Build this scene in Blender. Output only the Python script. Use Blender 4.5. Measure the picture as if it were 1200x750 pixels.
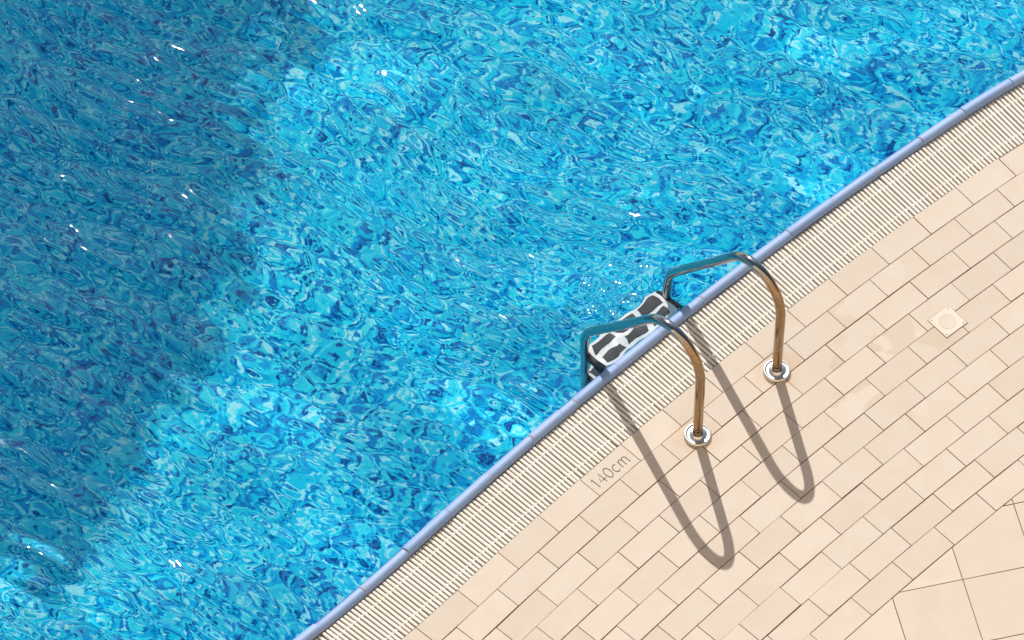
import bpy, bmesh, math, random
import numpy as np
from mathutils import Vector, Matrix

S = bpy.context.scene
for o in list(bpy.data.objects):
    bpy.data.objects.remove(o)
COL = S.collection
random.seed(7)
rng = np.random.default_rng(11)

# ------------------------------------------------------------------ camera
PITCH = math.radians(56.03)            # degrees below the horizon
DIST = 22.997                          # metres from lens to the ground point in the picture centre
cam = bpy.data.cameras.new('camera')
cam.sensor_width = 36.0
cam.lens = 36.0 * 6300.0 / 1200.0
cam.clip_start = 0.5
cam.clip_end = 2000
camo = bpy.data.objects.new('camera', cam)
COL.objects.link(camo)
camo.location = (0, -DIST * math.cos(PITCH), DIST * math.sin(PITCH))
camo.rotation_euler = (math.pi / 2 - PITCH, 0, 0)
S.camera = camo

# ------------------------------------------------------------------ sky, sun, exposure
SUN_EL = math.radians(40.2)
SUN_H = Vector((-0.22, 0.9755)).normalized()      # horizontal direction towards the sun
SUN = Vector((SUN_H.x * math.cos(SUN_EL), SUN_H.y * math.cos(SUN_EL), math.sin(SUN_EL)))
W = bpy.data.worlds.new('World')
S.world = W
W.use_nodes = True
nt = W.node_tree
nt.nodes.clear()
sky = nt.nodes.new('ShaderNodeTexSky')
sky.sky_type = 'NISHITA'
sky.sun_disc = False
sky.sun_elevation = SUN_EL
sky.sun_rotation = math.atan2(SUN_H.x, SUN_H.y)
sky.air_density = 1.0
sky.dust_density = 1.2
bg = nt.nodes.new('ShaderNodeBackground')
bg.inputs['Strength'].default_value = 0.06
wo = nt.nodes.new('ShaderNodeOutputWorld')
nt.links.new(sky.outputs[0], bg.inputs[0])
nt.links.new(bg.outputs[0], wo.inputs[0])

sl = bpy.data.lights.new('sun', 'SUN')
sl.energy = 3.7
sl.angle = math.radians(0.53)
sl.color = (1.0, 0.95, 0.87)
sl.cycles.is_caustics_light = True
so = bpy.data.objects.new('sun', sl)
COL.objects.link(so)
so.location = SUN * 60
so.rotation_euler = SUN.to_track_quat('Z', 'Y').to_euler()

S.view_settings.view_transform = 'Standard'
S.view_settings.look = 'None'
S.view_settings.exposure = 0.38
S.view_settings.gamma = 1.0
S.view_settings.use_curve_mapping = False
S.render.engine = 'CYCLES'
S.cycles.use_denoising = True
S.cycles.caustics_refractive = True
S.cycles.caustics_reflective = True
S.cycles.max_bounces = 10
S.cycles.transmission_bounces = 8
S.cycles.blur_glossy = 0.3
S.cycles.sample_clamp_indirect = 6.0

# ------------------------------------------------------------------ the pool edge is an arc:
# s runs along the edge (m), q across it (0 = deck edge of the grating, positive towards the water)
R0 = 19.457
CX, CY = 14.1984, -14.4042
PHI = math.radians(-45.412)
NX, NY = -math.cos(PHI), -math.sin(PHI)
TX, TY = NY, -NX


def dev(s, q):
    """small departure of the real edge from a true arc"""
    e = 0.0
    if s < -1.05:
        e = 0.034 * min(4.0, ((-1.05 - s) / 0.63) ** 2)
    elif s > 2.1:
        e = -0.012 * min(3.0, ((s - 2.1) / 0.4) ** 2)
    if q < 0:
        e *= max(0.0, 1 + q / 0.9)
    if q > 1:
        e *= max(0.0, 1 - (q - 1) / 1.5)
    return e


def P(s, q, z=0.0):
    q = q + dev(s, q)
    a = s / R0
    r = R0 + q
    ca, sa = math.cos(a), math.sin(a)
    return Vector((CX + r * (ca * NX + sa * TX), CY + r * (ca * NY + sa * TY), z))


def frame_at(s):
    a = s / R0
    ca, sa = math.cos(a), math.sin(a)
    n = Vector((ca * NX + sa * TX, ca * NY + sa * TY, 0))
    t = Vector((-sa * NX + ca * TX, -sa * NY + ca * TY, 0))
    return n, t


# ------------------------------------------------------------------ helpers
def link(name, me, mat=None, parent=None):
    o = bpy.data.objects.new(name, me)
    COL.objects.link(o)
    if mat is not None and me is not None and len(me.materials) == 0:
        me.materials.append(mat)
    if parent is not None:
        o.parent = parent
    return o


def mesh(name, verts, faces, smooth=False):
    me = bpy.data.meshes.new(name)
    me.from_pydata([tuple(v) for v in verts], [], faces)
    me.update()
    if smooth:
        me.polygons.foreach_set('use_smooth', [True] * len(me.polygons))
    return me


def bm_mesh(name, bm, smooth=False):
    me = bpy.data.meshes.new(name)
    bmesh.ops.recalc_face_normals(bm, faces=bm.faces)
    bm.to_mesh(me)
    bm.free()
    if smooth:
        me.polygons.foreach_set('use_smooth', [True] * len(me.polygons))
    return me


def tag(o, label=None, cat=None, group=None, kind=None):
    if label:
        o['label'] = label
    if cat:
        o['category'] = cat
    if group:
        o['group'] = group
    if kind:
        o['kind'] = kind
    return o


def empty(name, loc):
    o = bpy.data.objects.new(name, None)
    COL.objects.link(o)
    o.location = loc
    return o


def prism(bm, poly, z0, z1, bevel=0.0):
    """a flat slab from a plan polygon (ccw list of xy) with a small chamfer on its upper edge"""
    n = len(poly)
    c = Vector((sum(p[0] for p in poly) / n, sum(p[1] for p in poly) / n))
    lo = [bm.verts.new((p[0], p[1], z0)) for p in poly]
    md = [bm.verts.new((p[0], p[1], z1 - bevel)) for p in poly]
    if bevel:
        up = []
        for i, p in enumerate(poly):
            a = Vector(poly[i - 1]); b = Vector(p); d = Vector(poly[(i + 1) % n])
            e1 = (b - a).normalized(); e2 = (d - b).normalized()
            n1 = Vector((-e1.y, e1.x)); n2 = Vector((-e2.y, e2.x))
            k = 1 + n1.dot(n2)
            off = (n1 + n2) / max(k, 0.3) * bevel
            up.append(bm.verts.new((b.x + off.x, b.y + off.y, z1)))
    else:
        up = md
    for i in range(n):
        j = (i + 1) % n
        bm.faces.new((lo[i], lo[j], md[j], md[i]))
        if bevel:
            bm.faces.new((md[i], md[j], up[j], up[i]))
    bm.faces.new(up)
    return up


def tube(bm, pts, rad, seg=20, cap=True):
    pts = [Vector(p) for p in pts]
    rings = []
    t0 = (pts[1] - pts[0]).normalized()
    ref = Vector((0, 0, 1)) if abs(t0.z) < 0.9 else Vector((1, 0, 0))
    u = t0.cross(ref).normalized()
    for i, p in enumerate(pts):
        if i == 0:
            t = t0
        elif i == len(pts) - 1:
            t = (pts[-1] - pts[-2]).normalized()
        else:
            t = (pts[i + 1] - pts[i - 1]).normalized()
        u = (u - t * u.dot(t)).normalized()
        v = t.cross(u)
        r = rad[i] if isinstance(rad, (list, tuple)) else rad
        rings.append([bm.verts.new(p + (u * math.cos(2 * math.pi * k / seg) + v * math.sin(2 * math.pi * k / seg)) * r) for k in range(seg)])
    for a, b in zip(rings, rings[1:]):
        for k in range(seg):
            bm.faces.new((a[k], a[(k + 1) % seg], b[(k + 1) % seg], b[k]))
    if cap:
        bm.faces.new(rings[0][::-1])
        bm.faces.new(rings[-1])
    return rings


def lathe(bm, prof, seg=40, centre=(0, 0, 0)):
    cx, cy, cz = centre
    rings = []
    for r, z in prof:
        rings.append([bm.verts.new((cx + r * math.cos(2 * math.pi * k / seg), cy + r * math.sin(2 * math.pi * k / seg), cz + z)) for k in range(seg)])
    for a, b in zip(rings, rings[1:]):
        for k in range(seg):
            bm.faces.new((a[k], a[(k + 1) % seg], b[(k + 1) % seg], b[k]))
    return rings


# ------------------------------------------------------------------ materials
def new_mat(name):
    m = bpy.data.materials.new(name)
    m.use_nodes = True
    t = m.node_tree
    b = t.nodes['Principled BSDF']
    return m, t, b


def N(t, typ, **kw):
    n = t.nodes.new(typ)
    for k, v in kw.items():
        if k in n.inputs:
            n.inputs[k].default_value = v
        else:
            setattr(n, k, v)
    return n


def math_node(t, op, a, b=None):
    n = t.nodes.new('ShaderNodeMath')
    n.operation = op
    for i, x in enumerate((a, b)):
        if x is None:
            continue
        if isinstance(x, (int, float)):
            n.inputs[i].default_value = x
        else:
            t.links.new(x, n.inputs[i])
    return n.outputs[0]


def mix_col(t, fac, a, b, blend='MIX'):
    n = t.nodes.new('ShaderNodeMix')
    n.data_type = 'RGBA'
    n.blend_type = blend
    for idx, x in ((0, fac), (6, a), (7, b)):
        if isinstance(x, (int, float)):
            n.inputs[idx].default_value = x
        elif isinstance(x, tuple):
            n.inputs[idx].default_value = (*x, 1.0) if len(x) == 3 else x
        else:
            t.links.new(x, n.inputs[idx])
    return n.outputs[2]


def ramp(t, fac, stops, interp='LINEAR'):
    n = t.nodes.new('ShaderNodeValToRGB')
    n.color_ramp.interpolation = interp
    el = n.color_ramp.elements
    while len(el) < len(stops):
        el.new(0.5)
    for e, (p, c) in zip(el, stops):
        e.position = p
        e.color = (*c, 1.0) if len(c) == 3 else c
    t.links.new(fac, n.inputs[0])
    return n.outputs[0]


def noise(t, vec, scale, detail=3.0, rough=0.55, dist=0.0):
    n = N(t, 'ShaderNodeTexNoise')
    n.inputs['Scale'].default_value = scale
    n.inputs['Detail'].default_value = detail
    n.inputs['Roughness'].default_value = rough
    n.inputs['Distortion'].default_value = dist
    if vec is not None:
        t.links.new(vec, n.inputs['Vector'])
    return n.outputs['Fac']


def bump(t, b, height, strength, dist=0.001):
    n = t.nodes.new('ShaderNodeBump')
    n.inputs['Strength'].default_value = strength
    n.inputs['Distance'].default_value = dist
    t.links.new(height, n.inputs['Height'])
    t.links.new(n.outputs[0], b.inputs['Normal'])


FLANGES = []          # filled below, used by the rust stain on the tiles
LADDER_S = (0.146, 0.6225)
LADDER_Q = -0.1985
for s_ in LADDER_S:
    FLANGES.append(P(s_, LADDER_Q))


def stone_mat(name, base, dark, rust=True, vary=0.08):
    m, t, b = new_mat(name)
    geo = N(t, 'ShaderNodeNewGeometry')
    pos = geo.outputs['Position']
    oi = N(t, 'ShaderNodeObjectInfo')
    rnd = oi.outputs['Random']
    # every piece its own patch of the grain
    off = N(t, 'ShaderNodeVectorMath', operation='ADD')
    sc = N(t, 'ShaderNodeVectorMath', operation='SCALE')
    comb = N(t, 'ShaderNodeCombineXYZ')
    for k in range(3):
        t.links.new(rnd, comb.inputs[k])
    t.links.new(comb.outputs[0], sc.inputs[0])
    sc.inputs['Scale'].default_value = 37.0
    t.links.new(pos, off.inputs[0])
    t.links.new(sc.outputs[0], off.inputs[1])
    pv = off.outputs[0]
    cloud = noise(t, pv, 7.0, 4.0, 0.6, 0.4)
    grain = noise(t, pv, 90.0, 3.0, 0.6)
    fine = noise(t, pv, 420.0, 2.0, 0.6)
    stain = noise(t, pos, 2.1, 3.0, 0.55, 0.6)
    c = mix_col(t, ramp(t, cloud, [(0.36, (0, 0, 0)), (0.68, (1, 1, 1))]), base, dark)
    c = mix_col(t, math_node(t, 'MULTIPLY', ramp(t, grain, [(0.35, (0, 0, 0)), (0.75, (1, 1, 1))]), 0.22), c, dark)
    # per-piece tone
    tone = math_node(t, 'ADD', math_node(t, 'MULTIPLY', rnd, vary), 1.0 - vary * 0.75)
    tn = N(t, 'ShaderNodeCombineXYZ')
    for k, e in enumerate((1.0, 1.12, 1.3)):
        t.links.new(math_node(t, 'POWER', tone, e), tn.inputs[k])
    c = mix_col(t, 1.0, c, tn.outputs[0], 'MULTIPLY')
    # old damp stains with a soft edge on some of the pieces
    sel = ramp(t, math_node(t, 'FRACT', math_node(t, 'MULTIPLY', rnd, 7.31)), [(0.45, (0, 0, 0)), (0.60, (1, 1, 1))])
    patch = noise(t, pv, 5.0, 2.0, 0.45, 0.5)
    patch = ramp(t, patch, [(0.50, (0, 0, 0)), (0.535, (1, 1, 1))])
    dd = N(t, 'ShaderNodeVectorMath', operation='DISTANCE')
    t.links.new(pos, dd.inputs[0])
    dd.inputs[1].default_value = tuple(P(1.02, -0.36))
    zone = math_node(t, 'ADD', ramp(t, dd.outputs['Value'], [(0.32, (0.42, 0.42, 0.42)), (0.62, (0, 0, 0))]), math_node(t, 'MULTIPLY', ramp(t, stain, [(0.50, (0, 0, 0)), (0.66, (1, 1, 1))]), 0.28))
    damp = math_node(t, 'MULTIPLY', math_node(t, 'MULTIPLY', patch, sel), zone)
    c = mix_col(t, damp, c, (dark[0] * 0.88, dark[1] * 0.83, dark[2] * 0.76))
    if rust:
        tot = None
        for fl in FLANGES:
            d = N(t, 'ShaderNodeVectorMath', operation='DISTANCE')
            t.links.new(pos, d.inputs[0])
            d.inputs[1].default_value = (fl.x, fl.y, 0)
            wob = math_node(t, 'ADD', d.outputs['Value'], math_node(t, 'MULTIPLY', math_node(t, 'SUBTRACT', noise(t, pos, 17.0, 4.0, 0.6), 0.5), 0.10))
            k = ramp(t, wob, [(0.055, (0.85, 0.85, 0.85)), (0.12, (0, 0, 0))])
            tot = k if tot is None else math_node(t, 'MAXIMUM', tot, k)
        c = mix_col(t, math_node(t, 'MULTIPLY', tot, 0.32), c, (0.50, 0.29, 0.13))
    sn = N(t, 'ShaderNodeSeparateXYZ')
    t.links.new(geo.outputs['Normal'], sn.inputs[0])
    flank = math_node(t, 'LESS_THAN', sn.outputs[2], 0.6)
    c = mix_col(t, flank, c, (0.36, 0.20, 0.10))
    t.links.new(c, b.inputs['Base Color'])
    b.inputs['Roughness'].default_value = 0.72
    b.inputs['Specular IOR Level'].default_value = 0.3
    h = math_node(t, 'ADD', math_node(t, 'MULTIPLY', grain, 0.6), math_node(t, 'MULTIPLY', fine, 0.5))
    bump(t, b, h, 0.25, 0.0012)
    return m


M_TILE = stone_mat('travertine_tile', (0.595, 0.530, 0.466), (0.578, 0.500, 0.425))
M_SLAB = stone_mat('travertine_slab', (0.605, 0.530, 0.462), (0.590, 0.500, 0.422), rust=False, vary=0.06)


def grout_mat():
    m, t, b = new_mat('brown_grout')
    geo = N(t, 'ShaderNodeNewGeometry')
    n1 = noise(t, geo.outputs['Position'], 3.5, 4.0, 0.6)
    c = ramp(t, n1, [(0.36, (0.42, 0.22, 0.11)), (0.52, (0.20, 0.075, 0.026)), (0.68, (0.07, 0.024, 0.008))])
    t.links.new(c, b.inputs['Base Color'])
    b.inputs['Roughness'].default_value = 0.9
    return m


M_GROUT = grout_mat()


def ground_mat():
    m, t, b = new_mat('ground_paving')
    geo = N(t, 'ShaderNodeNewGeometry')
    br = N(t, 'ShaderNodeTexBrick')
    br.offset = 0.0
    br.inputs['Scale'].default_value = 1.0
    br.inputs['Brick Width'].default_value = 0.307
    br.inputs['Row Height'].default_value = 0.307
    br.inputs['Mortar Size'].default_value = 0.003
    br.inputs['Color1'].default_value = (0.69, 0.585, 0.465, 1)
    br.inputs['Color2'].default_value = (0.65, 0.54, 0.42, 1)
    br.inputs['Mortar'].default_value = (0.25, 0.17, 0.11, 1)
    mp = N(t, 'ShaderNodeMapping')
    mp.inputs['Rotation'].default_value = (0, 0, math.radians(-13.1))
    t.links.new(geo.outputs['Position'], mp.inputs[0])
    t.links.new(mp.outputs[0], br.inputs['Vector'])
    n1 = noise(t, geo.outputs['Position'], 6.0, 4.0, 0.6)
    c = mix_col(t, ramp(t, n1, [(0.4, (0, 0, 0)), (0.7, (0.5, 0.5, 0.5))]), br.outputs['Color'], (0.58, 0.45, 0.33))
    t.links.new(c, b.inputs['Base Color'])
    b.inputs['Roughness'].default_value = 0.75
    return m


M_GROUND = ground_mat()


def coping_mat():
    m, t, b = new_mat('blue_glazed_ceramic')
    oi = N(t, 'ShaderNodeObjectInfo')
    geo = N(t, 'ShaderNodeNewGeometry')
    n1 = noise(t, geo.outputs['Position'], 30.0, 3.0, 0.6)
    c = mix_col(t, oi.outputs['Random'], (0.195, 0.32, 0.59), (0.23, 0.355, 0.62))
    c = mix_col(t, math_node(t, 'MULTIPLY', n1, 0.25), c, (0.34, 0.39, 0.58))
    t.links.new(c, b.inputs['Base Color'])
    b.inputs['Roughness'].default_value = 0.55
    b.inputs['Specular IOR Level'].default_value = 0.5
    return m


M_COPING = coping_mat()


def plain(name, col, rough=0.5, metal=0.0, var=0.0, scale=20.0):
    m, t, b = new_mat(name)
    geo = N(t, 'ShaderNodeNewGeometry')
    n1 = noise(t, geo.outputs['Position'], scale, 4.0, 0.6)
    c = mix_col(t, n1, tuple(x * (1 - var) for x in col), tuple(min(1, x * (1 + var)) for x in col))
    t.links.new(c, b.inputs['Base Color'])
    b.inputs['Roughness'].default_value = rough
    b.inputs['Metallic'].default_value = metal
    return m


M_JOINT = plain('pale_joint', (0.42, 0.40, 0.38), 0.8, 0, 0.3, 60)


def bar_mat():
    m, t, b = new_mat('white_grating_plastic')
    oi = N(t, 'ShaderNodeObjectInfo')
    geo = N(t, 'ShaderNodeNewGeometry')
    n1 = noise(t, geo.outputs['Position'], 9.0, 4.0, 0.6)
    c = mix_col(t, oi.outputs['Random'], (0.665, 0.635, 0.59), (0.725, 0.695, 0.65))
    c = mix_col(t, ramp(t, n1, [(0.45, (0, 0, 0)), (0.72, (0.55, 0.55, 0.55))]), c, (0.62, 0.56, 0.48))
    t.links.new(c, b.inputs['Base Color'])
    b.inputs['Roughness'].default_value = 0.5
    return m


M_BAR = bar_mat()
M_GUTTER = plain('gutter_concrete', (0.22, 0.18, 0.145), 0.9, 0, 0.35, 14)


def steel_mat(browned):
    m, t, b = new_mat('polished_steel')
    geo = N(t, 'ShaderNodeNewGeometry')
    pos = geo.outputs['Position']
    n1 = noise(t, pos, 40.0, 4.0, 0.65)
    c = (0.40, 0.40, 0.39)
    if browned:
        # brown tint on the foot of the rail, in upright streaks that fade out above the bend
        mp = N(t, 'ShaderNodeMapping')
        mp.inputs['Scale'].default_value = (1.0, 1.0, 0.07)
        t.links.new(pos, mp.inputs[0])
        streak = noise(t, mp.outputs[0], 170.0, 3.0, 0.6)
        sp = N(t, 'ShaderNodeSeparateXYZ')
        t.links.new(pos, sp.inputs[0])
        zz = math_node(t, 'ADD', sp.outputs[2], math_node(t, 'MULTIPLY', math_node(t, 'SUBTRACT', n1, 0.5), 0.15))
        # only on the side of the deck: distance from the two feet in plan
        near = None
        for fl in FLANGES:
            d = N(t, 'ShaderNodeVectorMath', operation='DISTANCE')
            cz = N(t, 'ShaderNodeCombineXYZ')
            t.links.new(sp.outputs[0], cz.inputs[0]); t.links.new(sp.outputs[1], cz.inputs[1])
            t.links.new(cz.outputs[0], d.inputs[0])
            d.inputs[1].default_value = (fl.x, fl.y, 0)
            k = ramp(t, d.outputs['Value'], [(0.05, (1, 1, 1)), (0.16, (0, 0, 0))])
            near = k if near is None else math_node(t, 'MAXIMUM', near, k)
        f = math_node(t, 'MULTIPLY', near, ramp(t, streak, [(0.30, (0.55, 0.55, 0.55)), (0.60, (1, 1, 1))]))
        c = mix_col(t, f, c, (0.31, 0.185, 0.078))
        t.links.new(c, b.inputs['Base Color'])
    else:
        b.inputs['Base Color'].default_value = (0.70, 0.69, 0.67, 1)
    b.inputs['Metallic'].default_value = 1.0
    r = math_node(t, 'ADD', math_node(t, 'MULTIPLY', n1, 0.10), 0.05 if browned else 0.30)
    t.links.new(r, b.inputs['Roughness'])
    bump(t, b, noise(t, pos, 120.0, 2.0, 0.5), 0.05, 0.0008)
    return m


M_RAIL = steel_mat(True)
M_STEEL = steel_mat(False)
M_TREAD = plain('white_tread_plastic', (0.86, 0.86, 0.85), 0.30, 0, 0.04, 40)
M_PAD = plain('near_black_matte', (0.035, 0.04, 0.045), 0.6, 0, 0.4, 60)
M_COVER = plain('cream_plastic', (0.605, 0.545, 0.475), 0.5, 0, 0.05, 30)
M_LID = plain('aged_cream_plastic', (0.56, 0.49, 0.415), 0.55, 0, 0.07, 40)
M_SCREW = plain('dull_screw', (0.22, 0.17, 0.13), 0.5, 0.6, 0.2, 200)
M_INK = plain('dark_print', (0.03, 0.028, 0.03), 0.7, 0, 0.3, 300)


def mosaic_mat():
    """glass mosaic of the basin: 25 mm tesserae in a mix of blues"""
    m, t, b = new_mat('blue_glass_mosaic')
    geo = N(t, 'ShaderNodeNewGeometry')
    mp = N(t, 'ShaderNodeMapping')
    mp.inputs['Rotation'].default_value = (0, 0, math.radians(44.0))
    mp.inputs['Scale'].default_value = (48.0, 48.0, 48.0)
    t.links.new(geo.outputs['Position'], mp.inputs[0])
    fl = N(t, 'ShaderNodeVectorMath', operation='FLOOR')
    t.links.new(mp.outputs[0], fl.inputs[0])
    wn = N(t, 'ShaderNodeTexWhiteNoise', noise_dimensions='3D')
    t.links.new(fl.outputs[0], wn.inputs['Vector'])
    # tesserae laid in loose drifts of lighter and darker blue
    drift = noise(t, geo.outputs['Position'], 17.0, 2.0, 0.6)
    drift = ramp(t, drift, [(0.30, (0, 0, 0)), (0.70, (1, 1, 1))])
    pick = math_node(t, 'ADD', math_node(t, 'MULTIPLY', wn.outputs['Value'], 0.62), math_node(t, 'MULTIPLY', drift, 0.38))
    c = ramp(t, pick, [
        (0.00, (0.001, 0.07, 0.30)), (0.21, (0.001, 0.20, 0.56)), (0.34, (0.002, 0.37, 0.73)),
        (0.45, (0.006, 0.55, 0.80)), (0.60, (0.04, 0.69, 0.84)), (0.75, (0.30, 0.79, 0.88))], 'CONSTANT')
    # grout lines
    fr = N(t, 'ShaderNodeVectorMath', operation='FRACTION')
    t.links.new(mp.outputs[0], fr.inputs[0])
    sp = N(t, 'ShaderNodeSeparateXYZ')
    t.links.new(fr.outputs[0], sp.inputs[0])
    gx = math_node(t, 'LESS_THAN', sp.outputs[0], 0.07)
    gy = math_node(t, 'LESS_THAN', sp.outputs[1], 0.07)
    g = math_node(t, 'MAXIMUM', gx, gy)
    c = mix_col(t, g, c, (0.02, 0.48, 0.70))
    t.links.new(c, b.inputs['Base Color'])
    b.inputs['Roughness'].default_value = 0.4
    b.inputs['Specular IOR Level'].default_value = 0.0
    return m


M_MOSAIC = mosaic_mat()


def water_mat():
    m = bpy.data.materials.new('pool_water')
    m.use_nodes = True
    t = m.node_tree
    t.nodes.clear()
    out = N(t, 'ShaderNodeOutputMaterial')
    g = N(t, 'ShaderNodeBsdfGlass')
    g.inputs['IOR'].default_value = 1.333
    g.inputs['Roughness'].default_value = 0.05
    g.inputs['Color'].default_value = (1, 1, 1, 1)
    at = N(t, 'ShaderNodeAttribute', attribute_name='ripple')
    geo = N(t, 'ShaderNodeNewGeometry')
    # the ripple tilts the up-facing normal; seen from below the shading normal is turned over
    add = N(t, 'ShaderNodeVectorMath', operation='MULTIPLY_ADD')
    sgn = math_node(t, 'SUBTRACT', 1.0, math_node(t, 'MULTIPLY', geo.outputs['Backfacing'], 2.0))
    cb = N(t, 'ShaderNodeCombineXYZ')
    for k in range(3):
        t.links.new(sgn, cb.inputs[k])
    # finest wrinkles of the surface
    fn = N(t, 'ShaderNodeTexNoise')
    fn.inputs['Scale'].default_value = 46.0
    fn.inputs['Detail'].default_value = 1.0
    t.links.new(geo.outputs['Position'], fn.inputs['Vector'])
    f0 = N(t, 'ShaderNodeVectorMath', operation='SUBTRACT')
    t.links.new(fn.outputs['Color'], f0.inputs[0])
    f0.inputs[1].default_value = (0.5, 0.5, 0.5)
    f1 = N(t, 'ShaderNodeVectorMath', operation='MULTIPLY_ADD')
    t.links.new(f0.outputs[0], f1.inputs[0])
    f1.inputs[1].default_value = (0.07, 0.07, 0.0)
    t.links.new(at.outputs['Vector'], f1.inputs[2])
    t.links.new(f1.outputs[0], add.inputs[0])
    t.links.new(cb.outputs[0], add.inputs[1])
    t.links.new(geo.outputs['Normal'], add.inputs[2])
    nrm = N(t, 'ShaderNodeVectorMath', operation='NORMALIZE')
    t.links.new(add.outputs[0], nrm.inputs[0])
    t.links.new(nrm.outputs[0], g.inputs['Normal'])
    t.links.new(g.outputs[0], out.inputs['Surface'])
    return m


M_WATER = water_mat()

# ------------------------------------------------------------------ the setting
FLOOR_Z = -1.40
WATER_Z = 0.004
SA, SB = -9.0, 10.0           # basin along the edge
QF = 11.0                     # far side of the basin
DA, DB = -2.75, 3.55          # stretch of the edge that is built tile by tile
DQ = -2.65                    # how far the tiled deck runs back from the grating


def outline(q0, qf, sa, sb, bay):
    """closed plan outline in (s, q), going along the near edge, then back along the far edge"""
    pts = []
    ss = [sa + (sb - sa) * i / 80 for i in range(81)]
    if bay:
        ss = sorted(ss + [DA, DB])
        for s in ss:
            if abs(s - DA) < 1e-9:
                pts += [(s, q0), (s, DQ)]
            elif abs(s - DB) < 1e-9:
                pts += [(s, DQ), (s, q0)]
            else:
                pts.append((s, DQ if DA < s < DB else q0))
    else:
        pts = [(s, q0) for s in ss]
    pts += [(sb - (sb - sa) * i / 80, qf) for i in range(81)]
    return pts


# ground: one sheet from the pool out to the horizon
def make_ground():
    o = [P(s, q, -0.004) for s, q in outline(0.28, QF + 0.3, SA - 0.3, SB + 0.3, True)]
    c = P(0.4, 5.5, -0.004)
    V = list(o)
    n = len(o)
    for k in (25.0, 900.0):
        for p in o:
            d = (p - c)
            d.normalize()
            V.append(c + d * k)
    F = []
    for ring in range(2):
        for i in range(n):
            j = (i + 1) % n
            F.append((ring * n + j, ring * n + i, (ring + 1) * n + i, (ring + 1) * n + j))
    g = link('ground', mesh('ground', V, F), M_GROUND)
    tag(g, kind='structure')


make_ground()


# basin: mosaic floor and walls, with a low rim on the sides out of sight
def make_basin():
    prof = [(0.0, FLOOR_Z), (0.0, -0.06)]
    o = outline(0.3095, QF, SA, SB, False)
    n = len(o)
    V = [P(s, q, FLOOR_Z) for s, q in o] + [P(s, q, -0.045) for s, q in o]
    F = [tuple(range(n))]
    for i in range(n):
        j = (i + 1) % n
        F.append((i, i + n, j + n, j))
    me = mesh('pool_basin', V, F)
    b = link('pool_basin', me, M_MOSAIC)
    b.cycles.is_caustics_receiver = True
    tag(b, kind='structure')
    # rim of the far sides
    V, F = [], []
    o2 = [(SA + (DA - SA) * i / 20, 0.32) for i in range(21)][::-1] + [(SA, QF * i / 20) for i in range(1, 21)] + \
         [(SA + (SB - SA) * i / 60, QF) for i in range(1, 61)] + [(SB, QF * (1 - i / 20)) for i in range(1, 20)] + \
         [(SB + (DB - SB) * i / 20, 0.32) for i in range(21)]
    bm = bmesh.new()
    prev = None
    mid = P(0.4, 5.5)
    pl = [P(s, q) for s, q in o2]
    for i, p in enumerate(pl):
        a = pl[max(0, i - 1)]; b2 = pl[min(len(pl) - 1, i + 1)]
        tt = (b2 - a).normalized()
        nn = Vector((-tt.y, tt.x, 0))
        if nn.dot(p - mid) < 0:
            nn = -nn
        ring = [bm.verts.new(p + nn * x + Vector((0, 0, z))) for x, z in ((-0.02, -0.2), (-0.02, 0.012), (0.0, 0.022), (0.30, 0.022), (0.32, 0.012), (0.32, -0.2))]
        if prev:
            for k in range(5):
                bm.faces.new((prev[k], prev[k + 1], ring[k + 1], ring[k]))
        prev = ring
    r = link('pool_rim', bm_mesh('pool_rim', bm), M_COPING)
    tag(r, kind='structure')


make_basin()


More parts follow.
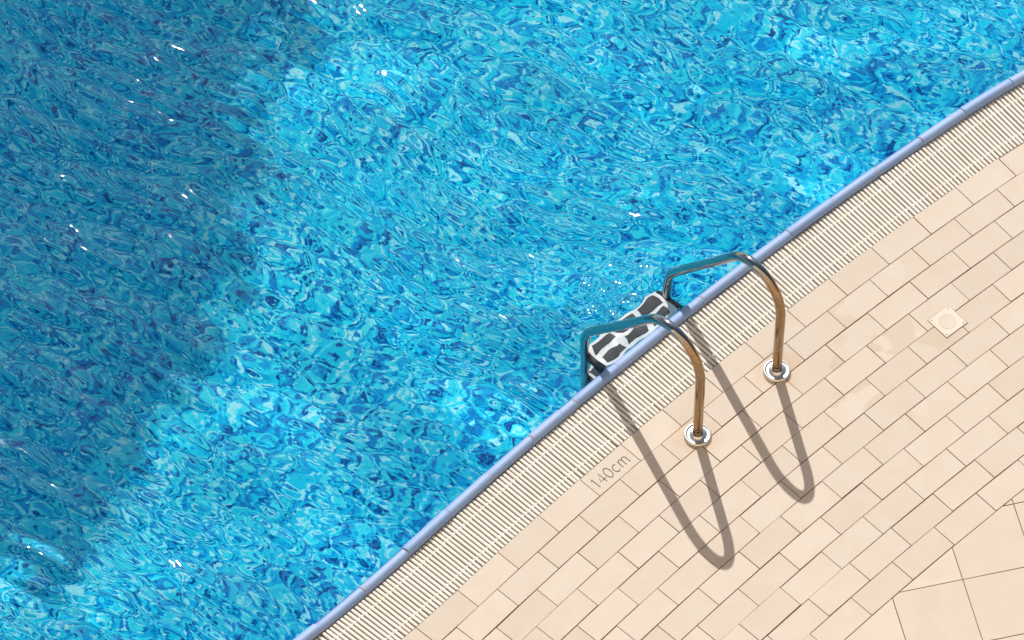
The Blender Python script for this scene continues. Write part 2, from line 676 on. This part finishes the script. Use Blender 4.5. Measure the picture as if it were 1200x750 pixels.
# water: real ripples as geometry
def make_water():
    def axis(fine_a, fine_b, lo, hi, step):
        a = list(np.arange(fine_a, fine_b + 1e-6, step))
        x, d = fine_b, step
        while x < hi:
            d = min(d * 1.25, 0.5); x = x + d; a.append(min(x, hi))
        x, d = fine_a, step
        while x > lo:
            d = min(d * 1.25, 0.5); x = x - d; a.insert(0, max(x, lo))
        return np.array(a)
    st = 0.0092
    s = axis(-2.75, 3.05, SA - 0.01, SB + 0.01, st)
    q = axis(0.275, 4.0, 0.275, QF + 0.01, st)
    SS, QQ = np.meshgrid(s, q)
    A = SS / R0
    E = np.vectorize(dev)(s, 0.5)[None, :] * np.clip(1 - (QQ - 1) / 1.5, 0, 1)
    rr = R0 + QQ + E
    X = CX + rr * (np.cos(A) * NX + np.sin(A) * TX)
    Y = CY + rr * (np.cos(A) * NY + np.sin(A) * TY)
    # wave field: a gentle swell as geometry, the short ripples as the surface normal (stored slopes)
    Z = np.zeros_like(X)
    GX = np.zeros_like(X)
    GY = np.zeros_like(X)
    r2 = np.random.default_rng(5)
    main = math.radians(56)
    NL = 14
    for i in range(NL):
        lam = 0.45 + 0.6 * r2.random()
        k = 2 * math.pi / lam
        th = main + r2.normal() * 0.6
        amp = SWELL_SLOPE * math.sqrt(2.0 / NL) / k
        Z += amp * np.sin(k * (X * math.cos(th) + Y * math.sin(th)) + r2.random() * 6.283)
    wx = 0.05 * np.sin(2.1 * Y + 0.7) + 0.04 * np.sin(3.7 * X + 1.9 * Y)
    wy = 0.05 * np.sin(1.8 * X + 2.2) + 0.04 * np.sin(2.9 * Y - 2.3 * X)
    WX, WY = X + wx, Y + wy

    def band(n, l0, l1, spread, slope, mod):
        """a group of wavelets; mod is where in the pool this group is lively"""
        for _ in range(n):
            lam = l0 * (l1 / l0) ** r2.random()
            k = 2 * math.pi / lam
            th = main + r2.normal() * spread
            w = slope * math.sqrt(2.0 / n) * mod * np.cos(k * (WX * math.cos(th) + WY * math.sin(th)) + r2.random() * 6.283)
            GX[:] += w * math.cos(th)
            GY[:] += w * math.sin(th)
    pa = 0.92 + 0.62 * np.sin(1.9 * X + 1.3 * Y + 0.5) * np.sin(1.5 * Y - 1.1 * X + 1.2)
    pb = 0.95 + 0.60 * np.sin(2.6 * X - 1.7 * Y + 2.5) * np.sin(2.3 * Y + 0.8 * X + 0.2)
    pc = 0.80 + 0.50 * np.sin(3.1 * X + 0.7 * Y + 4.1) * np.sin(2.7 * Y - 1.6 * X + 3.0)
    band(48, 0.074, 0.145, 0.22, 0.118, pa)
    band(34, 0.145, 0.40, 0.32, 0.085, pb)
    band(24, 0.042, 0.074, 0.45, 0.030, pc)
    band(14, 0.10, 0.30, 1.60, 0.035, 1.0)
    # choppy water breaking against the ladder
    lad = P(sum(LADDER_S) / 2, 0.46)
    near = np.exp(-((X - lad.x) ** 2 + (Y - lad.y) ** 2) / 0.055)
    band(26, 0.065, 0.14, 1.20, 0.36, near)
    damp = 0.45 + 0.55 * np.clip((QQ - 0.30) / 0.5, 0, 1)
    Z = WATER_Z + Z * damp
    GX *= damp
    GY *= damp
    ns, nq = len(s), len(q)
    V = np.stack([X, Y, Z], -1).reshape(-1, 3)
    idx = np.arange(ns * nq).reshape(nq, ns)
    F = np.stack([idx[:-1, :-1], idx[:-1, 1:], idx[1:, 1:], idx[1:, :-1]], -1).reshape(-1, 4)
    me = bpy.data.meshes.new('water')
    me.vertices.add(len(V))
    me.vertices.foreach_set('co', V.astype(np.float32).ravel())
    me.loops.add(len(F) * 4)
    me.loops.foreach_set('vertex_index', F.astype(np.int32).ravel())
    me.polygons.add(len(F))
    me.polygons.foreach_set('loop_start', np.arange(0, len(F) * 4, 4, dtype=np.int32))
    me.update(calc_edges=True)
    me.polygons.foreach_set('use_smooth', np.ones(len(F), dtype=bool))
    if me.polygons[0].normal.z < 0:
        me.flip_normals()
    at = me.attributes.new('ripple', 'FLOAT_VECTOR', 'POINT')
    at.data.foreach_set('vector', np.stack([-GX, -GY, np.zeros_like(GX)], -1).astype(np.float32).ravel())
    w = link('water', me, M_WATER)
    w.cycles.is_caustics_caster = True
    tag(w, kind='structure')


SWELL_SLOPE = 0.028
make_water()


# gutter under the grating
def make_gutter():
    prof = [(0.262, -0.002), (0.262, -0.085), (0.20, -0.10), (0.06, -0.10), (-0.003, -0.085), (-0.003, -0.012)]
    bm = bmesh.new()
    prev = None
    n = 60
    for i in range(n + 1):
        s = DA + (DB - DA) * i / n
        ring = [bm.verts.new(P(s, q, z)) for q, z in prof]
        if prev:
            for k in range(len(prof) - 1):
                bm.faces.new((prev[k], ring[k], ring[k + 1], prev[k + 1]))
        prev = ring
    g = link('gutter', bm_mesh('gutter', bm), M_GUTTER)
    tag(g, kind='structure')


make_gutter()


# deck: mortar bed and every tile
def make_deck():
    bm = bmesh.new()
    n = 60
    prev = None
    for i in range(n + 1):
        s = DA + (DB - DA) * i / n
        ring = [bm.verts.new(P(s, q, -0.0045)) for q in (0.0 - 0.003, -0.5, -1.0, -1.6, DQ)]
        if prev:
            for k in range(4):
                bm.faces.new((prev[k], prev[k + 1], ring[k + 1], ring[k]))
        prev = ring
    deck = link('pool_deck', bm_mesh('pool_deck', bm), M_GROUT)
    for pl in deck.data.polygons:
        pass
    tag(deck, kind='structure')
    L, WD = 0.247, 0.12
    offs = [-1.3508, -1.2307, -1.1155, -0.9943, -0.8727, -0.7569, -0.6359, -0.5211, -0.3936, -0.3498, 0.0268]
    marked = None
    rowgap = [random.random() ** 2 * 0.0011 for _ in range(13)]
    for i in range(11):
        qm = -WD * (i + 0.5)
        k0 = math.ceil((DA - offs[i]) / L)
        k1 = math.floor((DB - offs[i]) / L)
        for k in range(k0, k1):
            j1 = random.gauss(0, 0.0006)
            s0 = offs[i] + k * L + 0.0010 + abs(random.gauss(0, 0.0004))
            s1 = offs[i] + (k + 1) * L - 0.0010 - abs(random.gauss(0, 0.0004))
            q1 = -WD * i - 0.0009 - rowgap[i] - abs(random.gauss(0, 0.0006)) + j1
            q0 = -WD * (i + 1) + 0.0009 + rowgap[i + 1] + abs(random.gauss(0, 0.0006)) + j1
            fk = R0 / (R0 + qm)          # joints were measured along the middle of their row
            cs = [(s0 * fk, q0), (s1 * fk, q0), (s1 * fk, q1), (s0 * fk, q1)]
            c = P((s0 + s1) / 2 * fk, (q0 + q1) / 2)
            pl = []
            for s, q in cs:
                p = P(s, q) - c
                pl.append((p.x, p.y))
            a2 = sum(pl[a][0] * pl[(a + 1) % 4][1] - pl[(a + 1) % 4][0] * pl[a][1] for a in range(4))
            if a2 < 0:
                pl = pl[::-1]
            bm = bmesh.new()
            prism(bm, pl, -0.010, 0.0, 0.0009)
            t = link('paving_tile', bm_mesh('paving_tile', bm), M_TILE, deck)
            t.location = (c.x, c.y, random.gauss(0, 0.0005))
            t.rotation_euler = (random.gauss(0, 0.0025), random.gauss(0, 0.0025), random.gauss(0, 0.0012))
            if i == 0 and s0 < -0.25 < s1:
                marked = t
                mc = c
    # depth marking printed on one tile
    def stroke(bm, pts, w=0.0029, z=0.0013):
        n_ = len(pts)
        L_, R_ = [], []
        for a in range(n_):
            p = P(*pts[a]) - mc
            d = (P(*pts[min(a + 1, n_ - 1)]) - P(*pts[max(a - 1, 0)])).normalized()
            nn = Vector((-d.y, d.x, 0)) * w / 2
            L_.append(bm.verts.new((p.x + nn.x, p.y + nn.y, z)))
            R_.append(bm.verts.new((p.x - nn.x, p.y - nn.y, z)))
        for a in range(n_ - 1):
            bm.faces.new((L_[a], R_[a], R_[a + 1], L_[a + 1]))

    def ell(cx, cy, rx, ry, a0, a1, n_=22):
        return [(cx + rx * math.cos(a0 + (a1 - a0) * a / n_), cy + ry * math.sin(a0 + (a1 - a0) * a / n_)) for a in range(n_ + 1)]
    bm = bmesh.new()
    pi = math.pi
    stroke(bm, [(-0.3405, -0.0475), (-0.3315, -0.038), (-0.3305, -0.0905)])
    stroke(bm, [(-0.2895, -0.0905), (-0.2905, -0.0375), (-0.3115, -0.0725), (-0.2785, -0.0735)])
    stroke(bm, ell(-0.2565, -0.0635, 0.0145, 0.0265, 0, 2 * pi))
    stroke(bm, ell(-0.2165, -0.0715, 0.0135, 0.0190, 0.75, 2 * pi - 0.75))
    stroke(bm, [(-0.1905, -0.0530), (-0.1912, -0.0910)])
    stroke(bm, ell(-0.1810, -0.0630, 0.0100, 0.0105, pi, 0, 12) + [(-0.1708, -0.0908)])
    stroke(bm, ell(-0.1603, -0.0630, 0.0105, 0.0105, pi, 0, 12) + [(-0.1495, -0.0912)])
    me = bm_mesh('depth_marking', bm)
    mk = link('depth_marking', me, M_INK, marked)
    mk['label'] = 'thin dark lettering reading 140cm printed on the tile'
    # square slabs beyond the tile rows
    u = Vector((math.cos(math.radians(13.1)), math.sin(math.radians(13.1))))
    v = Vector((-u.y, u.x))
    u0, v0, G = 1.525, -1.686, 0.3075
    qlim = -WD * 11 - 0.003
    for a in range(-10, 8):
        for b in range(-8, 6):
            c = u * (u0 + G * (a + 0.5)) + v * (v0 + G * (b + 0.5))
            hw = G / 2 - 0.0016
            poly = [c - u * hw - v * hw, c + u * hw - v * hw, c + u * hw + v * hw, c - u * hw + v * hw]
            # clip to the deck side of the last row
            d = c - Vector((CX, CY))
            r = d.length
            nn = d / r
            ss = math.atan2(d.x * TX + d.y * TY, d.x * NX + d.y * NY) * R0
            rl = R0 + qlim + dev(ss, qlim)
            base = Vector((CX, CY)) + nn * rl
            if not (DA + 0.1 < ss < DB - 0.1) or r - R0 < DQ + 0.25:
                continue
            out = []
            for k in range(4):
                p0, p1 = poly[k], poly[(k + 1) % 4]
                d0, d1 = (p0 - base).dot(nn), (p1 - base).dot(nn)
                if d0 <= 0:
                    out.append(p0)
                if d0 * d1 < 0:
                    out.append(p0 + (p1 - p0) * (d0 / (d0 - d1)))
            if len(out) < 3:
                continue
            ar = abs(sum(out[k].x * out[(k + 1) % len(out)].y - out[(k + 1) % len(out)].x * out[k].y for k in range(len(out)))) / 2
            if ar < 0.0003:
                continue
            cc = sum(out, Vector((0, 0))) / len(out)
            bm = bmesh.new()
            prism(bm, [tuple(p - cc) for p in out], -0.010, 0.0, 0.0009)
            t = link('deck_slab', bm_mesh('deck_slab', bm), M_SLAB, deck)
            t.location = (cc.x, cc.y, random.gauss(0, 0.0004))
            t.rotation_euler = (random.gauss(0, 0.0015), random.gauss(0, 0.0015), random.gauss(0, 0.001))


make_deck()


# coping: glazed bullnose tiles, one by one
def make_coping():
    root = empty('pool_coping', P(0.4, 0.28, 0))
    tag(root, kind='structure')
    rc = Vector(root.location)
    prof = [(0.2585, -0.05), (0.2580, -0.004), (0.2595, 0.004), (0.2640, 0.0110), (0.2710, 0.0155), (0.2795, 0.0170), (0.2890, 0.0150),
            (0.2990, 0.0105), (0.3060, 0.0035), (0.3095, -0.0060), (0.3105, -0.0200), (0.3110, -0.060)]
    joints = [-0.616, -0.362, -0.186, 0.0, 0.1425, 0.3935, 0.6435, 0.8965, 1.151]
    joints = [0.1425 - 0.2515 * k for k in range(12, 3, -1)] + [-0.616, -0.362, -0.186, -0.108] + \
             [0.1425, 0.3935, 0.6435, 0.8965, 1.151, 1.405, 1.660, 1.915, 2.155, 2.423, 2.675, 2.927, 3.179, 3.431]
    joints = [j for j in joints if DA < j < DB]
    joints = sorted(joints)

    def sweep(name, a, b, shrink, mat, npt):
        bm = bmesh.new()
        prev = None
        stops = [i / npt for i in range(npt + 1)]
        if shrink == 0:
            k = 0.0022 / (b - a)
            stops = [0.0, k * 0.4, k] + stops[1:-1] + [1 - k, 1 - k * 0.4, 1.0]
        for i, fr in enumerate(stops):
            s = a + (b - a) * fr
            e = {0: 0.0014, 1: 0.0004, len(stops) - 2: 0.0004, len(stops) - 1: 0.0014}.get(i, 0.0) if shrink == 0 else 0.0
            ring = [bm.verts.new(P(s, 0.30 + (q - 0.30), z - shrink - e) - rc) for q, z in prof]
            if prev:
                for k in range(len(prof) - 1):
                    bm.faces.new((prev[k], ring[k], ring[k + 1], prev[k + 1]))
            else:
                bm.faces.new(ring)
            prev = ring
        bm.faces.new(prev[::-1])
        me = bm_mesh(name, bm, False)
        o = link(name, me, mat, root)
        for p in me.polygons:
            p.use_smooth = len(p.vertices) == 4
        return o
    for a, b in zip(joints, joints[1:]):
        g = 0.0014
        o = sweep('coping_tile', a + g, b - g, 0.0, M_COPING, 4)
        o.cycles.is_caustics_receiver = True
        o.location = (random.gauss(0, 0.0006), random.gauss(0, 0.0006), random.gauss(0, 0.0008))
        o.rotation_euler = (random.gauss(0, 0.003), random.gauss(0, 0.003), 0)
        j = sweep('joint', b - g * 1.2, b + g * 1.2, 0.0012, M_JOINT, 1)
        j.cycles.is_caustics_receiver = True


make_coping()


# grating: one bar at a time
def make_grating():
    root = empty('overflow_grating', P(0.4, 0.128, -0.007))
    tag(root, 'white slatted overflow grating between the blue coping and the beige tiles', 'grating')
    rc = Vector(root.location)
    hw, ln = 0.0073, 0.1252
    # cross-section with rounded shoulders, swept along the bar
    sec = [(-hw * 0.75, -0.022), (-hw, -0.004), (-hw * 0.72, -0.0008), (0, 0.0), (hw * 0.72, -0.0008), (hw, -0.004), (hw * 0.75, -0.022)]
    bm = bmesh.new()
    rings = []
    for y in (-ln, ln):
        rings.append([bm.verts.new((x, y, z)) for x, z in sec])
    for k in range(len(sec) - 1):
        bm.faces.new((rings[0][k], rings[0][k + 1], rings[1][k + 1], rings[1][k]))
    bm.faces.new(rings[0]); bm.faces.new(rings[1][::-1])
    # two spacer lugs that reach the next bar
    for y in (0.2005 - 0.128, 0.052 - 0.128):
        r = bmesh.ops.create_cube(bm, size=1.0)
        for v in r['verts']:
            v.co = Vector((v.co.x * 0.0090 + 0.0099, v.co.y * 0.0085 + y, v.co.z * 0.010 - 0.0106))
    me = bm_mesh('slat', bm)
    me.materials.append(M_BAR)
    n = 0
    s = -2.40
    while s < 3.55:
        o = link('slat', me, None, root)
        nn, tt = frame_at(s)
        c = P(s, 0.128, -0.007)
        o.location = c - rc + nn * random.gauss(0, 0.0004) + Vector((0, 0, random.gauss(0, 0.0008)))
        o.rotation_euler = (random.gauss(0, 0.002), random.gauss(0, 0.01), math.atan2(nn.y, nn.x) - math.pi / 2 + random.gauss(0, 0.006))
        s += 0.02
        n += 1


make_grating()


# ------------------------------------------------------------------ pool ladder
def make_ladder():
    mid_s = sum(LADDER_S) / 2
    nn, tt = frame_at(mid_s)
    b1, b2 = P(LADDER_S[0], LADDER_Q), P(LADDER_S[1], LADDER_Q)
    root = empty('pool_ladder', (b1 + b2) / 2)
    tag(root, 'polished steel pool ladder with two bent handrails standing over the grating', 'ladder')
    rc = Vector(root.location)
    tr = 0.0213
    # centre line in the rail's own plane: d towards the water, z up
    ctrl = [(0.0, 0.0), (0.0, 0.15), (0.0, 0.30), (0.0, 0.405), (0.003, 0.455), (0.016, 0.510), (0.043, 0.561), (0.083, 0.599), (0.130, 0.621),
            (0.180, 0.626), (0.227, 0.614), (0.266, 0.588), (0.300, 0.549), (0.333, 0.503), (0.410, 0.395), (0.500, 0.272),
            (0.580, 0.163), (0.622, 0.104), (0.646, 0.066), (0.661, 0.030), (0.668, -0.010), (0.670, -0.06), (0.670, -0.40), (0.670, -0.80), (0.670, -1.10)]

    def smooth(pts, sub=4):
        out = []
        m = len(pts)
        for i in range(m - 1):
            p0, p1, p2, p3 = (Vector(pts[max(0, i - 1)]), Vector(pts[i]), Vector(pts[i + 1]), Vector(pts[min(m - 1, i + 2)]))
            for k in range(sub):
                x = k / sub
                out.append(0.5 * ((2 * p1) + (p2 - p0) * x + (2 * p0 - 5 * p1 + 4 * p2 - p3) * x * x + (3 * p1 - p0 - 3 * p2 + p3) * x ** 3))
        out.append(Vector(pts[-1]))
        return out
    path = smooth(ctrl, 3)
    for b in (b1, b2):
        bm = bmesh.new()
        fk = 1.022 if b is b1 else 0.982     # the two rails are bent slightly differently
        tube(bm, [(b - rc) + nn * (d * fk) + Vector((0, 0, z)) for d, z in path], tr, 24)
        me = bm_mesh('handrail', bm, True)
        link('handrail', me, M_RAIL, root)
        # escutcheon: shallow dish with rolled rim
        bm = bmesh.new()
        prof = [(0.0590, 0.000), (0.0590, 0.008), (0.0575, 0.0125), (0.0540, 0.0150), (0.0500, 0.0150), (0.0470, 0.0125), (0.0400, 0.0125),
                (0.0300, 0.0165), (0.0255, 0.0200), (0.0232, 0.0240), (0.0224, 0.0240)]
        c = b - rc
        lathe(bm, prof, 48, (c.x, c.y, 0.0005))
        link('flange', bm_mesh('flange', bm, True), M_STEEL, root)
    # treads
    for zt in (-0.19, -0.45, -0.71, -0.97):
        cm = (b1 + b2) / 2 - rc + nn * 0.640 + Vector((0, 0, zt))
        hwid = (b2 - b1).length / 2 - 0.012
        bm = bmesh.new()
        prof = [(-0.068, -0.030), (-0.072, -0.004), (-0.068, 0.0), (0.068, 0.0), (0.072, -0.004), (0.068, -0.030)]
        ra = [bm.verts.new(cm - tt * hwid + nn * x + Vector((0, 0, z))) for x, z in prof]
        rb = [bm.verts.new(cm + tt * hwid + nn * x + Vector((0, 0, z))) for x, z in prof]
        m = len(prof)
        for k in range(m):
            bm.faces.new((ra[k], ra[(k + 1) % m], rb[(k + 1) % m], rb[k]))
        bm.faces.new(ra); bm.faces.new(rb[::-1])
        tread = link('tread', bm_mesh('tread', bm), M_TREAD, root)
        tread.cycles.is_caustics_receiver = True
        for sd in (-1, 1):
            bm = bmesh.new()
            tube(bm, [cm + tt * (sd * (hwid + 0.004)) + nn * x + Vector((0, 0, -0.012)) for x in (-0.070, 0.0, 0.066)], 0.021, 12)
            cap = link('end_bracket', bm_mesh('end_bracket', bm, True), M_PAD, tread)
            cap.cycles.is_caustics_receiver = True
        for y in (-0.6, 0.0, 0.6):  # rows of dark raised pads on the white tread
            for x in (-0.034, 0.034):
                pc = cm + tt * (hwid * y) + nn * x
                bm = bmesh.new()
                q = []
                for dx, dy in ((-1, -1), (1, -1), (1, 1), (-1, 1)):
                    p = pc + nn * (0.021 * dx + random.uniform(-0.005, 0.005)) + tt * (0.050 * dy + random.uniform(-0.012, 0.012))
                    q.append((p.x, p.y))
                a2 = sum(q[a][0] * q[(a + 1) % 4][1] - q[(a + 1) % 4][0] * q[a][1] for a in range(4))
                prism(bm, q if a2 > 0 else q[::-1], zt - 0.002, zt + 0.003, 0.001)
                pad = link('dark_pad', bm_mesh('dark_pad', bm), M_PAD, tread)
                pad.cycles.is_caustics_receiver = True
    return root


make_ladder()


# ------------------------------------------------------------------ small square cover set in the tiles
def make_cover():
    c = P(1.356, -0.499, 0.0)
    nn, tt = frame_at(1.356)
    root = empty('inspection_cover', c)
    tag(root, 'small square cream plastic cover with a round lid set among the tiles', 'cover')
    hw = 0.0595

    def sq(h):
        q = [(tt * (a * h) + nn * (b * h)) for a, b in ((-1, -1), (1, -1), (1, 1), (-1, 1))]
        q = [(p.x, p.y) for p in q]
        a2 = sum(q[a][0] * q[(a + 1) % 4][1] - q[(a + 1) % 4][0] * q[a][1] for a in range(4))
        return q if a2 > 0 else q[::-1]
    bm = bmesh.new()
    prism(bm, sq(hw + 0.0018), -0.002, 0.0016, 0.0)
    link('gap_seal', bm_mesh('gap_seal', bm), M_GROUT, root)
    bm = bmesh.new()
    prism(bm, sq(hw), -0.002, 0.0034, 0.0012)
    link('plate', bm_mesh('plate', bm), M_COVER, root)
    bm = bmesh.new()
    r = lathe(bm, [(0.0375, 0.002), (0.0375, 0.0041), (0.0368, 0.0045), (0.033, 0.0040)], 40)
    bm.faces.new(r[-1])
    link('lid', bm_mesh('lid', bm), M_LID, root)
    for a, b in ((-1, -1), (1, -1), (1, 1), (-1, 1)):
        p = tt * (a * 0.048) + nn * (b * 0.048)
        bm = bmesh.new()
        r = lathe(bm, [(0.0030, 0.002), (0.0030, 0.0039), (0.0022, 0.0043)], 12, (p.x, p.y, 0))
        bm.faces.new(r[-1])
        link('screw', bm_mesh('screw', bm), M_SCREW, root)


make_cover()


# ------------------------------------------------------------------ the hotel the picture is taken from, unseen behind the lens, walls shaped for warm fill
def box(bm, x0, x1, y0, y1, z0, z1):
    v = [bm.verts.new((x, y, z)) for z in (z0, z1) for x, y in ((x0, y0), (x1, y0), (x1, y1), (x0, y1))]
    for f in ((3, 2, 1, 0), (4, 5, 6, 7), (0, 1, 5, 4), (1, 2, 6, 5), (2, 3, 7, 6), (3, 0, 4, 7)):
        bm.faces.new([v[k] for k in f])


def make_fill_hotel():
    root = empty('fill_hotel', (0, -14.0, 0))
    tag(root, 'unseen cream hotel block behind the camera, shaped to bounce warm light', 'building')
    M_WALL = plain('cream_render', (0.88, 0.72, 0.50), 0.85, 0, 0.03, 0.7)
    M_GLASS = plain('balcony_glazing', (0.03, 0.04, 0.05), 0.08, 0, 0.1, 1)
    M_SLABW = plain('white_balcony', (0.78, 0.74, 0.68), 0.8, 0, 0.04, 2)
    bm = bmesh.new()
    box(bm, -30, 30, -12.0, 0, 0.0, 40.0)
    link('wall', bm_mesh('wall', bm), M_WALL, root)
    bm = bmesh.new()
    box(bm, -30.3, 30.3, -12.3, 0.4, 40.0, 40.7)
    link('roof', bm_mesh('roof', bm), M_SLABW, root)
    bm = bmesh.new()
    box(bm, -0.95, 0.95, 0.0, 0.03, 0.0, 2.15)
    gl = bm_mesh('window', bm); gl.materials.append(M_GLASS)
    bm = bmesh.new()
    box(bm, -1.4, 1.4, 0.0, 0.45, 0.0, 0.16)
    sl_ = bm_mesh('balcony', bm); sl_.materials.append(M_SLABW)
    for f in range(12):
        for k in range(-4, 5):
            w = link('window', gl, None, root)
            w.location = (k * 5.6, 0.0, 3.3 * f + 0.35)
            if f:
                b = link('balcony', sl_, None, root)
                b.location = (k * 5.6, 0.0, 3.3 * f + 0.1)


make_fill_hotel()


# ------------------------------------------------------------------ the tree that shades one side of the water
def make_tree():
    M_BARK = plain('bark', (0.11, 0.08, 0.055), 0.9, 0, 0.4, 8)
    m, t, b = new_mat('leaf')
    oi = N(t, 'ShaderNodeNewGeometry')
    n1 = noise(t, oi.outputs['Position'], 2.5, 3.0)
    t.links.new(mix_col(t, n1, (0.035, 0.075, 0.02), (0.08, 0.13, 0.035)), b.inputs['Base Color'])
    b.inputs['Roughness'].default_value = 0.6
    base = Vector((TREE[0], TREE[1], 0))
    h = TREE[2]
    root = empty('shade_tree', base)
    tag(root, 'broad dense green tree standing past the far edge of the pool', 'tree')
    bm = bmesh.new()
    tube(bm, [(0, 0, -0.1), (0.05, 0.02, 0.8), (0.0, 0.10, 2.2), (-0.08, 0.05, 4.5), (0, 0, h - 1.0)], [0.26, 0.20, 0.17, 0.14, 0.09], 14)
    for k in range(9):
        a = k * 2.4
        z0 = h - 2.6 + 0.25 * k
        ln = 1.7 - 0.08 * k
        tube(bm, [(0, 0, z0), (math.cos(a) * ln * 0.5, math.sin(a) * ln * 0.5, z0 + 0.55), (math.cos(a) * ln, math.sin(a) * ln, z0 + 1.3)], [0.07, 0.045, 0.02], 8)
    link('trunk', bm_mesh('trunk', bm, True), M_BARK, root)
    r = np.random.default_rng(3)
    V, F = [], []
    nl = 52000
    lobes = [(r.normal(0, 1, 3) * [1, 1, 0.7]) for _ in range(46)]
    lobes = [l / np.linalg.norm(l) * r.uniform(0.45, 0.95) * np.array(TREE[3:6]) for l in lobes]
    lr = [r.uniform(0.55, 1.0) for _ in lobes]
    for i in range(nl):
        k = r.integers(len(lobes))
        d = r.normal(0, 1, 3); d /= np.linalg.norm(d)
        c = lobes[k] + d * lr[k] * (r.random() ** 0.4 + abs(r.normal(0, 0.19))) + [0, 0, h]
        u = r.normal(0, 1, 3); u /= np.linalg.norm(u)
        w = np.cross(u, r.normal(0, 1, 3)); w /= np.linalg.norm(w)
        L_ = r.uniform(0.10, 0.18)
        j = len(V)
        V += [c - u * L_, c + w * L_ * 0.42, c + u * L_, c - w * L_ * 0.42]
        F.append((j, j + 1, j + 2, j + 3))
    me = mesh('crown', V, F)
    link('crown', me, m, root)


# foot x, y, height of the crown's middle, its half-widths
TREE = (-5.95, 13.35, 8.0, 2.3, 2.8, 2.0)
make_tree()
